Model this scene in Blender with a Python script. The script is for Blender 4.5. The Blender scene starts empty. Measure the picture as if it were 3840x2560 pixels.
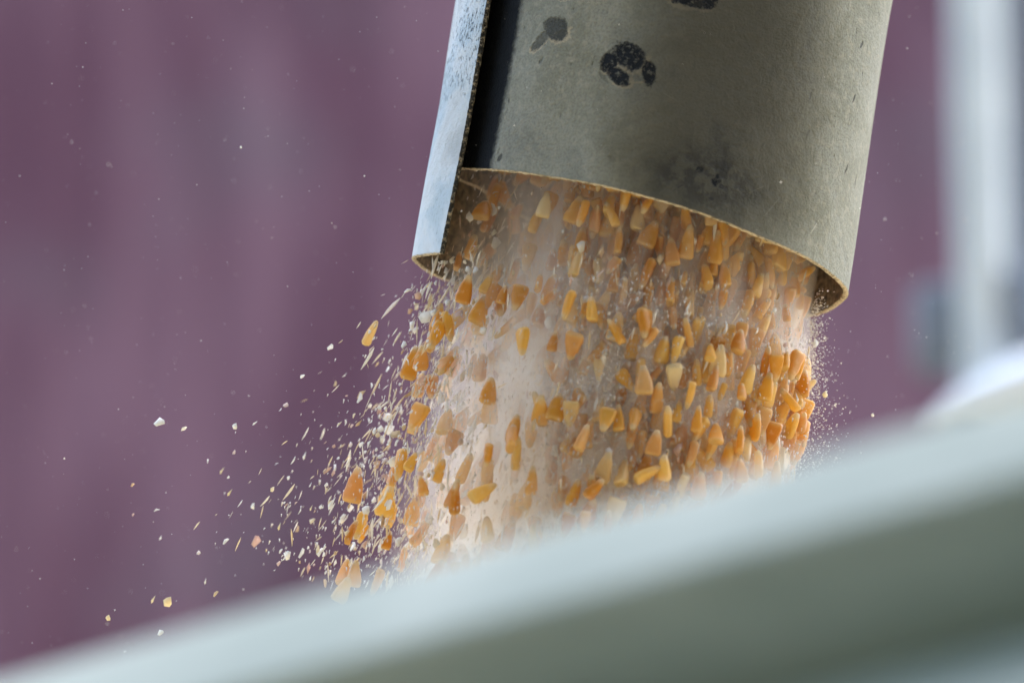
import bpy, math, random
import numpy as np
from mathutils import Vector, Matrix

random.seed(11)
RNG = np.random.default_rng(11)
R_ = math.radians
scene = bpy.context.scene
COL = scene.collection

# ------------------------------------------------------------------ camera
PITCH = R_(20.0)                 # the photographer looks up at the spout
DIST = 2.847                     # metres from lens to the stream
PXM = 3840 / 0.41                # photo pixels per metre at that distance
F = np.array([0.0, math.cos(PITCH), math.sin(PITCH)])
V = np.array([0.0, -math.sin(PITCH), math.cos(PITCH)])
U = np.array([1.0, 0.0, 0.0])
CAM = -DIST * F                  # stream centre is the world origin

cam_data = bpy.data.cameras.new('camera')
cam = bpy.data.objects.new('camera', cam_data)
COL.objects.link(cam)
cam.location = CAM
cam.rotation_euler = (math.pi / 2 + PITCH, 0, 0)
cam_data.lens = 250
cam_data.sensor_width = 36
cam_data.clip_start = 0.05
cam_data.clip_end = 400
cam_data.dof.use_dof = True
cam_data.dof.focus_distance = DIST - 0.035
cam_data.dof.aperture_fstop = 5.8
scene.camera = cam

# ------------------------------------------------------------------ light
SUN_EL, SUN_AZ = R_(52), R_(40)         # azimuth from +Y (behind the spout), positive to the right
world = bpy.data.worlds.new('World')
scene.world = world
world.use_nodes = True
wn = world.node_tree.nodes
wl = world.node_tree.links
wn.clear()
sky = wn.new('ShaderNodeTexSky')
sky.sky_type = 'NISHITA'
sky.sun_disc = False
sky.sun_elevation = SUN_EL
sky.sun_rotation = SUN_AZ
sky.air_density = 1.0
sky.dust_density = 2.0
sky.ozone_density = 1.0
bg = wn.new('ShaderNodeBackground')
bg.inputs['Strength'].default_value = 0.15
wo = wn.new('ShaderNodeOutputWorld')
wl.new(sky.outputs[0], bg.inputs['Color'])
wl.new(bg.outputs[0], wo.inputs['Surface'])

sun_data = bpy.data.lights.new('sun', 'SUN')
sun = bpy.data.objects.new('sun', sun_data)
COL.objects.link(sun)
sun_dir = Vector((math.sin(SUN_AZ) * math.cos(SUN_EL), math.cos(SUN_AZ) * math.cos(SUN_EL), math.sin(SUN_EL)))
sun.rotation_euler = sun_dir.to_track_quat('Z', 'Y').to_euler()
sun.location = (0, 0, 6)
sun_data.energy = 1.5
sun_data.angle = R_(150)      # overcast: the glow spreads over most of the sky
sun_data.color = (1.0, 0.98, 0.95)

scene.view_settings.view_transform = 'Standard'
scene.view_settings.look = 'None'
scene.view_settings.exposure = 1.95
scene.view_settings.gamma = 1.0
scene.view_settings.use_curve_mapping = False
scene.cycles.max_bounces = 16
scene.cycles.diffuse_bounces = 12
scene.cycles.transmission_bounces = 12
scene.cycles.glossy_bounces = 4
scene.cycles.volume_bounces = 10


# ------------------------------------------------------------------ helpers
def cw(u, v, w):
    """camera-aligned offsets (right, up, away) from the stream centre -> world"""
    return u * U + v * V + w * F


def at(px, py, w=0.0):
    """the point seen at photo position px, py that lies w metres beyond the stream"""
    k = (DIST + w) / DIST
    return cw((px - 1920) / PXM * k, (1280 - py) / PXM * k, w)


def tag(o, label=None, cat=None, group=None, kind=None):
    if label: o['label'] = label
    if cat: o['category'] = cat
    if group: o['group'] = group
    if kind: o['kind'] = kind
    return o


def empty(name, loc):
    o = bpy.data.objects.new(name, None)
    o.empty_display_size = 0.02
    o.location = loc
    COL.objects.link(o)
    return o


def np_mesh(name, verts, faces, smooth=True, attrs=None, uv=None):
    """faces: (n,3) or (n,4) array"""
    verts = np.asarray(verts, np.float32)
    faces = np.asarray(faces, np.int32)
    k = faces.shape[1]
    me = bpy.data.meshes.new(name)
    me.vertices.add(len(verts))
    me.vertices.foreach_set('co', verts.ravel())
    me.loops.add(faces.size)
    me.loops.foreach_set('vertex_index', faces.ravel())
    me.polygons.add(len(faces))
    me.polygons.foreach_set('loop_start', np.arange(0, faces.size, k, dtype=np.int32))
    me.update(calc_edges=True)
    me.validate()
    if smooth:
        me.polygons.foreach_set('use_smooth', np.ones(len(faces), bool))
    for an, arr in (attrs or {}).items():
        a = me.attributes.new(an, 'FLOAT', 'POINT')
        a.data.foreach_set('value', np.asarray(arr, np.float32))
    if uv is not None:
        l = me.uv_layers.new(name='UVMap')
        l.data.foreach_set('uv', np.asarray(uv, np.float32)[faces.ravel()].ravel())
    return me


def link(name, me, mat=None, parent=None):
    o = bpy.data.objects.new(name, me)
    COL.objects.link(o)
    if mat is not None and not me.materials:
        me.materials.append(mat)
    if parent is not None:
        o.parent = parent
        o.matrix_parent_inverse = Matrix.Translation(-parent.location)
    return o


def grid_faces(nr, nc, off=0):
    i = np.arange(nr - 1)[:, None] * nc + np.arange(nc - 1)[None, :]
    return (np.stack([i, i + 1, i + nc + 1, i + nc], -1).reshape(-1, 4) + off)


# ------------------------------------------------------------------ node helpers
def new_mat(name):
    m = bpy.data.materials.new(name)
    m.use_nodes = True
    nt = m.node_tree
    b = nt.nodes['Principled BSDF']
    return m, nt, b


class N:
    """tiny wrapper to write node graphs briefly"""
    def __init__(s, nt): s.nt = nt

    def node(s, t, **kw):
        n = s.nt.nodes.new(t)
        for k, v in kw.items(): setattr(n, k, v)
        return n

    def put(s, sock, v):
        if v is None: return
        if isinstance(v, bpy.types.NodeSocket): s.nt.links.new(v, sock)
        else: sock.default_value = v

    def math(s, op, a, b=None, c=None, clamp=False):
        n = s.node('ShaderNodeMath', operation=op, use_clamp=clamp)
        for i, x in enumerate((a, b, c)): s.put(n.inputs[i], x)
        return n.outputs[0]

    def noise(s, vec, scale, detail=2.0, rough=0.5, dist=0.0, dim='3D'):
        n = s.node('ShaderNodeTexNoise', noise_dimensions=dim)
        s.put(n.inputs['Vector'], vec)
        n.inputs['Scale'].default_value = scale
        n.inputs['Detail'].default_value = detail
        n.inputs['Roughness'].default_value = rough
        n.inputs['Distortion'].default_value = dist
        return n.outputs['Fac']

    def maprange(s, x, a, b, c=0.0, d=1.0, smooth=True):
        n = s.node('ShaderNodeMapRange', interpolation_type='SMOOTHSTEP' if smooth else 'LINEAR')
        s.put(n.inputs[0], x)
        for i, v in enumerate((a, b, c, d)): s.put(n.inputs[i + 1], v)
        return n.outputs[0]

    def mix(s, f, a, b, blend='MIX'):
        n = s.node('ShaderNodeMix', data_type='RGBA', blend_type=blend)
        s.put(n.inputs[0], f)
        for i, v in ((6, a), (7, b)):
            if isinstance(v, tuple): v = (*v, 1.0)[:4]
            s.put(n.inputs[i], v)
        return n.outputs[2]

    def ramp(s, f, stops, interp='LINEAR'):
        n = s.node('ShaderNodeValToRGB')
        n.color_ramp.interpolation = interp
        e = n.color_ramp.elements
        while len(e) < len(stops): e.new(0.5)
        for el, (p, c) in zip(e, stops):
            el.position = p
            el.color = (*c, 1.0)
        s.put(n.inputs[0], f)
        return n.outputs[0]

    def scalev(s, vec, xyz):
        n = s.node('ShaderNodeVectorMath', operation='MULTIPLY')
        s.put(n.inputs[0], vec)
        n.inputs[1].default_value = xyz
        return n.outputs[0]

    def bump(s, h, strength, dist, normal=None):
        n = s.node('ShaderNodeBump')
        n.inputs['Strength'].default_value = strength
        n.inputs['Distance'].default_value = dist
        s.put(n.inputs['Height'], h)
        if normal is not None: s.put(n.inputs['Normal'], normal)
        return n.outputs[0]


# ------------------------------------------------------------------ spout frame
BETA = R_(10.6)
sB, cB = math.sin(BETA), math.cos(BETA)
IA = 0.1713                                        # image lean of the spout axis (sin)
IC = math.sqrt(1 - IA * IA)
E1 = cw(IC, -IA, 0)                                # across, to the right
EN = cw(IA * sB, IC * sB, -cB)                     # towards the photographer
AD = cw(-IA * cB, -IC * cB, -sB)                   # down the spout
RAD = 812 / PXM
THICK = 0.0019
C0 = at(2375, 950)


def sp(a, b, h):
    return C0 + a * E1 + b * EN + h * AD


def px_to_sheet(px, py):
    """photo position on the near side -> (arc length, height along axis) on the sheet"""
    dx, dy = px - 2375, py - 950
    q = IC * dx + IA * dy
    r = -IA * dx + IC * dy
    c = max(-0.999, min(0.999, q / 812))
    phi = math.acos(c)
    h = (r + 812 * math.sin(phi) * sB) / cB / PXM
    return ((phi + 2 * math.pi) * RAD, h)


HT = np.array([[140, 212], [151, 202], [180, 166], [217, 131], [233, 113], [270, 76], [330, 44], [360, 37], [400, 10],
               [420, -11], [450, -61], [480, -100], [510, -134], [540, -185], [572, -225], [588, -195], [620, -150], [660, -120]], float)


def smooth_interp(x, tab):
    xs = np.linspace(tab[0, 0], tab[-1, 0], 600)
    ys = np.interp(xs, tab[:, 0], tab[:, 1])
    k = np.hanning(31); k /= k.sum()
    ys = np.convolve(np.pad(ys, 15, mode='edge'), k, mode='valid')
    return np.interp(x, xs, ys)


def sheet_rad(deg):
    t = np.clip((deg - 400) / 85.0, 0, 1)
    t = t * t * (3 - 2 * t)
    return RAD - 0.0078 * t


def sheet_bottom(deg):
    return smooth_interp(deg, HT) / cB / PXM


def value_noise(x, freq, seed):
    r = np.random.default_rng(seed).uniform(-1, 1, 5000)
    f = x * freq
    i = np.floor(f).astype(int)
    t = f - i
    t = t * t * (3 - 2 * t)
    return r[i % 5000] * (1 - t) + r[(i + 1) % 5000] * t


# ================================================================== MATERIALS
def mat_sheet_outer():
    m, nt, b = new_mat('dusty_rubber')
    g = N(nt)
    uv = g.node('ShaderNodeUVMap').outputs[0]
    sep = g.node('ShaderNodeSeparateXYZ')
    nt.links.new(uv, sep.inputs[0])
    u, v = sep.outputs[0], sep.outputs[1]
    fine = g.noise(uv, 950, 3, 0.6)
    mid = g.noise(uv, 260, 3, 0.6)
    big = g.noise(uv, 28, 4, 0.6, 0.6)
    streak = g.noise(g.scalev(uv, (420, 60, 1)), 1.0, 3, 0.6)
    # dust that was never laid on: the part tucked under the flap, with a ragged border
    rag = g.math('MULTIPLY', g.math('SUBTRACT', g.noise(uv, 330, 3, 0.7), 0.5), 0.005)
    border = R_(501.0) * RAD
    clean = g.maprange(g.math('ADD', u, rag), border - 0.0022, border + 0.0030)
    # marks where the dust was knocked off
    warp = g.math('ADD', g.math('MULTIPLY', g.math('SUBTRACT', g.noise(uv, 170, 2, 0.5), 0.5), 0.7),
                  g.math('MULTIPLY', g.math('SUBTRACT', g.noise(uv, 800, 3, 0.7), 0.5), 0.8))
    mark = ridge = None
    smudge = [  # px, py, half width, half height, tilt, strength
        (2262, 243, 34, 40, 0, 1), (2342, 226, 74, 50, 22, 1), (2300, 298, 54, 30, 28, 1), (2418, 290, 30, 52, -18, 1), (2372, 300, 40, 24, 0, .55),
        (2046, 112, 54, 42, 30, .75), (1982, 152, 48, 22, -50, .55), (2520, -12, 84, 44, 26, 1), (2596, 16, 64, 38, 14, .95), (2658, 18, 30, 46, 10, 1),
        (2075, -14, 36, 22, 0, .9), (2612, 648, 15, 13, 0, .95), (2672, 690, 20, 24, 0, 1), (2640, 668, 18, 7, 30, .8), (2690, 712, 12, 10, 30, .9),
        (2655, 758, 9, 8, 0, .9), (2640, 780, 5, 24, 12, .6), (2555, 700, 58, 4, -42, .8), (2556, 446, 14, 9, 10, .6), (2592, 582, 12, 9, 10, .7),
        (2240, 300, 30, 9, 40, .3), (2275, 600, 22, 8, 20, .35), (2450, 560, 16, 6, -30, .35), (1822, 585, 8, 16, 20, .7), (2930, 300, 5, 16, 12, .5),
        (3010, 520, 4, 22, 12, .5), (3180, 380, 3, 18, 12, .7), (3150, 640, 3, 22, 12, .6), (3215, 180, 3, 14, 12, .7), (2980, 690, 4, 14, 12, .4)]
    scratch = [(2820, 725, 62, 2.2, -38), (2880, 790, 70, 2.0, -62), (2760, 610, 40, 1.6, -50), (2500, 380, 46, 1.6, 20), (3030, 860, 50, 1.8, -70)]
    for px, py, hw, hh, tl, st in smudge:
        su, sv = px_to_sheet(px, py)
        k = math.sin(math.acos(max(-.98, min(.98, (IC * (px - 2375) + IA * (py - 950)) / 812))))
        # sheet u runs leftwards across the photo: mirror it
        du = g.math('MULTIPLY', g.math('SUBTRACT', u, su), -PXM * k)
        dv = g.math('MULTIPLY', g.math('SUBTRACT', v, sv), PXM)
        ct, stt = math.cos(R_(tl)), math.sin(R_(tl))
        a1 = g.math('ADD', g.math('MULTIPLY', du, ct / hw), g.math('MULTIPLY', dv, stt / hw))
        a2 = g.math('SUBTRACT', g.math('MULTIPLY', dv, ct / hh), g.math('MULTIPLY', du, stt / hh))
        d = g.math('SQRT', g.math('ADD', g.math('MULTIPLY', a1, a1), g.math('MULTIPLY', a2, a2)))
        dw = g.math('ADD', d, warp)
        f = g.math('MULTIPLY', g.maprange(dw, 1.18, 0.78), st)
        if hw > 30 and hh > 20:                      # dust pushed up along the lower right of a mark
            low = g.maprange(g.math('ADD', g.math('MULTIPLY', du, 0.6 / hw), g.math('MULTIPLY', dv, 0.8 / hh)), 0.1, 0.8)
            rg = g.math('MULTIPLY', g.math('MULTIPLY', g.maprange(dw, 0.86, 1.0), g.maprange(dw, 1.34, 1.14)), low)
            ridge = rg if ridge is None else g.math('MAXIMUM', ridge, rg)
        mark = f if mark is None else g.math('MAXIMUM', mark, f)
    scr = None
    for px, py, hw, hh, tl in scratch:
        su, sv = px_to_sheet(px, py)
        k = math.sin(math.acos(max(-.98, min(.98, (IC * (px - 2375) + IA * (py - 950)) / 812))))
        du = g.math('MULTIPLY', g.math('SUBTRACT', u, su), -PXM * k)
        dv = g.math('MULTIPLY', g.math('SUBTRACT', v, sv), PXM)
        ct, stt = math.cos(R_(tl)), math.sin(R_(tl))
        a1 = g.math('ADD', g.math('MULTIPLY', du, ct / hw), g.math('MULTIPLY', dv, stt / hw))
        a2 = g.math('SUBTRACT', g.math('MULTIPLY', dv, ct / hh), g.math('MULTIPLY', du, stt / hh))
        d = g.math('ADD', g.math('MULTIPLY', a1, a1), g.math('MULTIPLY', a2, a2))
        f = g.maprange(d, 1.0, 0.2, 0, 0.55)
        scr = f if scr is None else g.math('MAXIMUM', scr, f)
    # crumbs of dust left lying inside the marks
    crumb = g.maprange(g.noise(uv, 460, 4, 0.75), 0.52, 0.64)
    mark = g.math('MULTIPLY', mark, g.math('SUBTRACT', 1.0, g.math('MULTIPLY', crumb, 0.5)))
    # thin dust in places: a rubbed zone above the rim, light blotches elsewhere, painted shade mid-right
    zu, zv = px_to_sheet(2640, 690)
    zd = g.math('ADD', g.math('POWER', g.math('MULTIPLY', g.math('SUBTRACT', u, zu), 1 / 0.032), 2.0),
                g.math('POWER', g.math('MULTIPLY', g.math('SUBTRACT', v, zv), 1 / 0.015), 2.0))
    zone = g.math('MULTIPLY', g.maprange(g.math('ADD', zd, g.math('MULTIPLY', big, 1.2)), 1.9, 0.5), g.maprange(g.noise(uv, 150, 4, 0.7), 0.40, 0.58, 0.35, 1.3))
    wu, wv = px_to_sheet(2720, 330)  # shade of the right-middle front, painted into the dust colour
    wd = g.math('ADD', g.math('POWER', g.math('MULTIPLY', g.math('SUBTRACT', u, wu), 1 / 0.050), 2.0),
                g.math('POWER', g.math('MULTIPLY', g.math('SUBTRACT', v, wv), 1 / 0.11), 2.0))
    painted_shade = g.maprange(g.math('ADD', wd, g.math('MULTIPLY', big, 0.7)), 1.7, 0.3)
    thin = g.math('ADD', g.math('MULTIPLY', zone, 0.22), g.math('ADD', g.math('MULTIPLY', painted_shade, 0.58), g.maprange(big, 0.50, 0.74, 0, 0.3)))  # rubbed and blotchy thin dust, plus the painted shade
    pits = g.maprange(g.math('ADD', g.math('MULTIPLY', streak, 0.6), g.math('MULTIPLY', mid, 0.4)), 0.39, 0.30, 0, 0.6)
    thin = g.math('MAXIMUM', thin, pits)
    bare_or_shade = g.math('MAXIMUM', g.math('MAXIMUM', clean, mark), thin, clamp=True)
    dust = g.mix(g.maprange(big, 0.35, 0.65), (0.222, 0.224, 0.182), (0.30, 0.305, 0.262))
    dust = g.mix(g.maprange(fine, 0.30, 0.62, 0.42, 0.0), dust, (0.115, 0.11, 0.085))
    dust = g.mix(g.maprange(g.noise(uv, 300, 3, 0.6), 0.48, 0.72, 0, 0.45), dust, (0.38, 0.355, 0.28))
    flap = g.maprange(g.math('ADD', u, rag), R_(196) * RAD, R_(180) * RAD)      # the outer lap is a paler, bluish strip
    dust = g.mix(flap, dust, g.mix(g.maprange(big, 0.4, 0.6), (0.43, 0.51, 0.57), (0.57, 0.61, 0.64)))
    fpit = g.math('MULTIPLY', g.math('MULTIPLY', flap, g.maprange(v, -0.020, -0.085, 0.18, 1.0)), g.maprange(g.math('ADD', g.math('MULTIPLY', g.noise(g.scalev(uv, (700, 330, 1)), 1.0, 3, 0.7), 0.75), g.math('MULTIPLY', big, 0.25)), 0.47, 0.36, 0, 0.85))
    bare_or_shade = g.math('MAXIMUM', bare_or_shade, fpit)
    dust = g.mix(scr, dust, (0.52, 0.50, 0.42))
    dust = g.mix(g.math('MULTIPLY', ridge, 0.9), dust, (0.44, 0.38, 0.27))
    dust = g.mix(g.math('MULTIPLY', painted_shade, 0.7), dust, (0.135, 0.12, 0.082))  # darker, browner dust colour stands in for shade on that side
    rubber = g.mix(mid, (0.006, 0.007, 0.009), (0.013, 0.015, 0.018))
    col = g.mix(bare_or_shade, dust, rubber)
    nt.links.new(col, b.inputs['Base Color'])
    b.inputs['Roughness'].default_value = 0.9
    g.put(b.inputs['Roughness'], g.maprange(bare_or_shade, 0, 1, 0.95, 0.6))
    b.inputs['Specular IOR Level'].default_value = 0.12
    h = g.math('ADD', g.math('MULTIPLY', fine, 0.5), g.math('MULTIPLY', mid, 0.8))
    h = g.math('ADD', h, g.math('MULTIPLY', bare_or_shade, -1.2))
    nt.links.new(g.bump(h, 0.9, 0.0011), b.inputs['Normal'])
    return m


def mat_sheet_inner():
    m, nt, b = new_mat('chaffy_inner_face')
    g = N(nt)
    uv = g.node('ShaderNodeUVMap').outputs[0]
    a = g.noise(uv, 300, 4, 0.7)
    c = g.noise(g.scalev(uv, (620, 330, 1)), 1.0, 3, 0.65)
    col = g.mix(g.maprange(a, 0.38, 0.66), (0.075, 0.062, 0.042), (0.34, 0.26, 0.155))
    col = g.mix(g.maprange(c, 0.60, 0.70), col, (0.40, 0.31, 0.18))
    nt.links.new(col, b.inputs['Base Color'])
    b.inputs['Roughness'].default_value = 0.9
    nt.links.new(g.bump(g.math('ADD', a, c), 0.7, 0.001), b.inputs['Normal'])
    return m


def mat_crust(name, lo, hi, thr):
    m, nt, b = new_mat(name)
    g = N(nt)
    p = g.node('ShaderNodeTexCoord').outputs['Object']
    a = g.noise(p, 620, 3, 0.7)
    col = g.mix(g.maprange(a, thr - 0.1, thr + 0.1), lo, hi)
    nt.links.new(col, b.inputs['Base Color'])
    b.inputs['Roughness'].default_value = 0.95
    nt.links.new(g.bump(a, 0.8, 0.0008), b.inputs['Normal'])
    return m


def mat_kernel(name, source):
    m, nt, b = new_mat(name)
    g = N(nt)
    if source == 'object':
        rnd = g.node('ShaderNodeObjectInfo').outputs['Color']     # one grey value per object
    else:
        rnd = g.node('ShaderNodeAttribute', attribute_name='rnd').outputs['Fac']
    t = g.node('ShaderNodeAttribute', attribute_name='tpos').outputs['Fac']
    p = g.node('ShaderNodeTexCoord').outputs['Object']
    col = g.ramp(rnd, [(0.0, (0.62, 0.29, 0.04)), (0.2, (0.74, 0.41, 0.07)), (0.42, (0.82, 0.53, 0.12)), (0.62, (0.85, 0.61, 0.20)),
                       (0.78, (0.80, 0.48, 0.12)), (0.88, (0.72, 0.42, 0.17)), (0.96, (0.84, 0.66, 0.34)), (1.0, (0.86, 0.74, 0.50))])
    col = g.mix(g.maprange(t, 0.30, 0.04), col, (0.74, 0.62, 0.40))        # pale tip
    col = g.mix(g.maprange(t, 0.80, 1.0, 0, 0.6), col, (0.84, 0.68, 0.34))  # starchy crown
    grain = g.noise(p, 420, 3, 0.6)
    col = g.mix(g.maprange(grain, 0.52, 0.74, 0.0, 0.4), col, (0.86, 0.76, 0.56))
    nt.links.new(col, b.inputs['Base Color'])
    b.inputs['Roughness'].default_value = 0.34
    b.inputs['Specular IOR Level'].default_value = 0.5
    nt.links.new(g.bump(grain, 0.3, 0.0006), b.inputs['Normal'])
    tr = g.node('ShaderNodeBsdfTranslucent')
    nt.links.new(col, tr.inputs['Color'])
    mx = g.node('ShaderNodeMixShader')
    mx.inputs[0].default_value = 0.6
    nt.links.new(b.outputs[0], mx.inputs[1])
    nt.links.new(tr.outputs[0], mx.inputs[2])
    nt.links.new(mx.outputs[0], nt.nodes['Material Output'].inputs['Surface'])
    return m


def mat_flake(name, source, stops, trans=0.55):
    m, nt, b = new_mat(name)
    g = N(nt)
    if source == 'object':
        rnd = g.node('ShaderNodeObjectInfo').outputs['Color']     # one grey value per object
    else:
        rnd = g.node('ShaderNodeAttribute', attribute_name='rnd').outputs['Fac']
    col = g.ramp(rnd, stops)
    nt.links.new(col, b.inputs['Base Color'])
    b.inputs['Roughness'].default_value = 0.55
    tr = g.node('ShaderNodeBsdfTranslucent')
    nt.links.new(col, tr.inputs['Color'])
    mx = g.node('ShaderNodeMixShader')
    mx.inputs[0].default_value = trans
    nt.links.new(b.outputs[0], mx.inputs[1])
    nt.links.new(tr.outputs[0], mx.inputs[2])
    nt.links.new(mx.outputs[0], nt.nodes['Material Output'].inputs['Surface'])
    return m


def mat_paint(name, col, col2, scale, rough=0.5, spec=0.4, bumpd=0.0):
    m, nt, b = new_mat(name)
    g = N(nt)
    p = g.node('ShaderNodeTexCoord').outputs['Object']
    a = g.noise(p, scale, 4, 0.6, 0.4)
    nt.links.new(g.mix(g.maprange(a, 0.35, 0.68), col, col2), b.inputs['Base Color'])
    b.inputs['Roughness'].default_value = rough
    b.inputs['Specular IOR Level'].default_value = spec
    if bumpd:
        nt.links.new(g.bump(a, 0.4, bumpd), b.inputs['Normal'])
    return m


def mat_wall():
    m, nt, b = new_mat('maroon_sheet_paint')
    g = N(nt)
    p = g.node('ShaderNodeTexCoord').outputs['Object']
    tall = g.noise(g.scalev(p, (7.0, 1, 1.5)), 1.0, 3, 0.6, 0.8)
    blot = g.noise(p, 3.2, 3, 0.55, 0.3)
    col = g.mix(g.maprange(tall, 0.38, 0.62), (0.126, 0.033, 0.055), (0.228, 0.098, 0.124))
    col = g.mix(g.maprange(blot, 0.50, 0.72, 0, 0.5), col, (0.17, 0.125, 0.132))
    nt.links.new(col, b.inputs['Base Color'])
    b.inputs['Roughness'].default_value = 0.6
    return m


WHITE_STOPS = [(0.0, (0.84, 0.83, 0.80)), (0.48, (0.86, 0.85, 0.82)), (0.60, (0.80, 0.72, 0.56)), (0.75, (0.66, 0.52, 0.32)), (0.9, (0.72, 0.55, 0.50)), (1.0, (0.85, 0.84, 0.82))]
STRAW_STOPS = [(0.0, (0.80, 0.66, 0.42)), (0.25, (0.83, 0.77, 0.64)), (0.6, (0.85, 0.83, 0.79)), (0.85, (0.80, 0.66, 0.42)), (1.0, (0.83, 0.78, 0.74))]
DUST_STOPS = [(0.0, (0.78, 0.70, 0.58)), (0.5, (0.82, 0.78, 0.72)), (1.0, (0.84, 0.82, 0.80))]
M = {
    'outer': mat_sheet_outer(), 'inner': mat_sheet_inner(),
    'rim': mat_crust('cream_crust', (0.16, 0.14, 0.10), (0.52, 0.45, 0.34), 0.44),
    'edge': mat_crust('dark_crust', (0.028, 0.026, 0.022), (0.36, 0.30, 0.21), 0.56),
    'kernel': mat_kernel('kernel_skin', 'object'), 'kernel_s': mat_kernel('kernel_skin_mass', 'attr'),
    'flake': mat_flake('husk_flake', 'object', WHITE_STOPS), 'flake_s': mat_flake('husk_flake_mass', 'attr', WHITE_STOPS),
    'white_flake': mat_flake('white_starch', 'object', [(0, (0.84, 0.83, 0.80)), (1, (0.86, 0.85, 0.83))], 0.25),
    'cream_flake': mat_flake('cream_starch', 'object', [(0, (0.82, 0.70, 0.45)), (1, (0.84, 0.74, 0.52))], 0.25),
    'tan_flake': mat_flake('tan_husk', 'object', [(0, (0.66, 0.52, 0.32)), (1, (0.72, 0.60, 0.42))], 0.35),
    'straw': mat_flake('straw_sliver', 'object', STRAW_STOPS, 0.6), 'straw_s': mat_flake('straw_sliver_mass', 'attr', STRAW_STOPS, 0.6),
    'dust': mat_flake('grain_dust', 'attr', DUST_STOPS, 0.6),
    'green': mat_paint('pale_green_paint', (0.48, 0.53, 0.465), (0.58, 0.62, 0.545), 11, 0.8, 0.12),
    'rust': mat_paint('rusty_paint', (0.16, 0.10, 0.045), (0.26, 0.20, 0.11), 60, 0.8, 0.2),
    'post': mat_paint('white_post_paint', (0.52, 0.56, 0.57), (0.60, 0.64, 0.64), 12, 0.5, 0.4),
    'bracket': mat_paint('blue_grey_steel', (0.16, 0.185, 0.22), (0.20, 0.22, 0.25), 20, 0.6, 0.3),
    'white': mat_paint('white_paint', (0.82, 0.83, 0.85), (0.85, 0.86, 0.87), 10, 0.5, 0.4),
    'wall': mat_wall(),
    'sky_blocker': mat_paint('blocker_dark', (0.05, 0.042, 0.032), (0.08, 0.068, 0.05), 5, 0.8, 0.2),  # for the added sky-blocking slabs
    'ground': mat_paint('yard_gravel', (0.11, 0.11, 0.075), (0.16, 0.15, 0.105), 6, 0.95, 0.1),
}

# ================================================================== SETTING
GROUND_Z = CAM[2] - 1.62
gv = [(-150, -150, GROUND_Z), (150, -150, GROUND_Z), (150, 150, GROUND_Z), (-150, 150, GROUND_Z)]
ground = link('ground', np_mesh('ground', gv, [[0, 1, 2, 3]], smooth=False), M['ground'])
tag(ground, kind='structure')

# --- unseen slabs added behind the camera to keep sky off the spout's near side
import bmesh


def box_mesh(name, sx, sy, sz, bev=0.0, seg=2):
    bm = bmesh.new()
    bmesh.ops.create_cube(bm, size=1)
    bmesh.ops.scale(bm, vec=(sx, sy, sz), verts=bm.verts)
    if bev:
        bmesh.ops.bevel(bm, geom=list(bm.edges), offset=bev, segments=seg, affect='EDGES', profile=0.5)
    me = bpy.data.meshes.new(name)
    bm.to_mesh(me)
    bm.free()
    if bev:
        for p in me.polygons: p.use_smooth = True
    return me


sky_blocker = link('sky_blocker_wall', box_mesh('sky_blocker_wall', 10.0, 0.3, 7.4), M['sky_blocker'])  # added wall slab, out of view, only blocks sky light
sky_blocker.location = (1.0, CAM[1] - 2.2, GROUND_Z + 3.5)
tag(sky_blocker, kind='structure')
top_blocker = link('sky_blocker_roof', box_mesh('sky_blocker_roof', 10.0, 3.2, 0.12), M['sky_blocker'])  # added roof slab, out of view, blocks sky from above the camera
top_blocker.location = (1.0, -3.3, 2.85)
top_blocker.rotation_euler = (R_(-6), 0, 0)
tag(top_blocker, kind='structure')

# --- far wall of ribbed maroon sheets
WALL_Y = 5.9
wall = empty('barn_wall', (0, WALL_Y, GROUND_Z))
tag(wall, 'out-of-focus maroon ribbed metal wall filling the background', 'wall')
PITCH_RIB = 0.09
SHEET_W = PITCH_RIB * 10
prof = []
for k in range(10):
    x0 = k * PITCH_RIB
    prof += [(x0, 0.0), (x0 + 0.042, 0.0), (x0 + 0.052, -0.018), (x0 + 0.080, -0.018)]
prof += [(SHEET_W, 0.0), (SHEET_W + 0.03, -0.001)]
prof = np.array(prof)


def wall_sheet():
    zs = np.array([0.0, 6.0])
    vv = []
    for dy in (0.0, 0.0012):
        for z in zs:
            for x, y in prof:
                vv.append((x, y + dy, z))
    n = len(prof)
    f1 = grid_faces(2, n)
    f2 = grid_faces(2, n, 2 * n)[:, ::-1]
    return np_mesh('cladding_sheet', vv, np.vstack([f1, f2]), smooth=False)


ws = wall_sheet()
for k in range(-3, 3):
    o = link('cladding_sheet', ws, M['wall'])
    o.parent = wall
    o.location = (k * SHEET_W + 0.05, 0.0025 * (k % 2), 0)
# --- pale post on the right, out of focus behind the stream
PW = 1.75
base = at(3690, 1330, PW)
post = empty('pale_post', base)
tag(post, 'out-of-focus pale upright post right of the spout', 'post')
KP = (DIST + PW) / DIST / PXM                      # metres per photo pixel there


def local_box(name, x, y, z, sx, sy, sz, mat, parent, bev=0.004, rotz=0.0):
    o = link(name, box_mesh(name, sx, sy, sz, bev), mat)
    o.parent = parent
    o.location = (x, y, z)
    o.rotation_euler = (0, 0, rotz)
    return o


local_box('shaft', 0, 0, 0.62, 190 * KP, 0.034, 1.44, M['post'], post, 0.013, R_(-8))
local_box('rear_channel', 165 * KP, 0.035, 0.62, 150 * KP, 0.03, 1.44, M['bracket'], post, 0.004)
local_box('foot_bracket', -120 * KP, 0.03, 0.028, 270 * KP, 0.03, 0.062, M['bracket'], post, 0.010)
local_box('foot_bracket', 165 * KP, -0.01, 0.030, 170 * KP, 0.03, 0.055, M['bracket'], post, 0.010)

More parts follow.
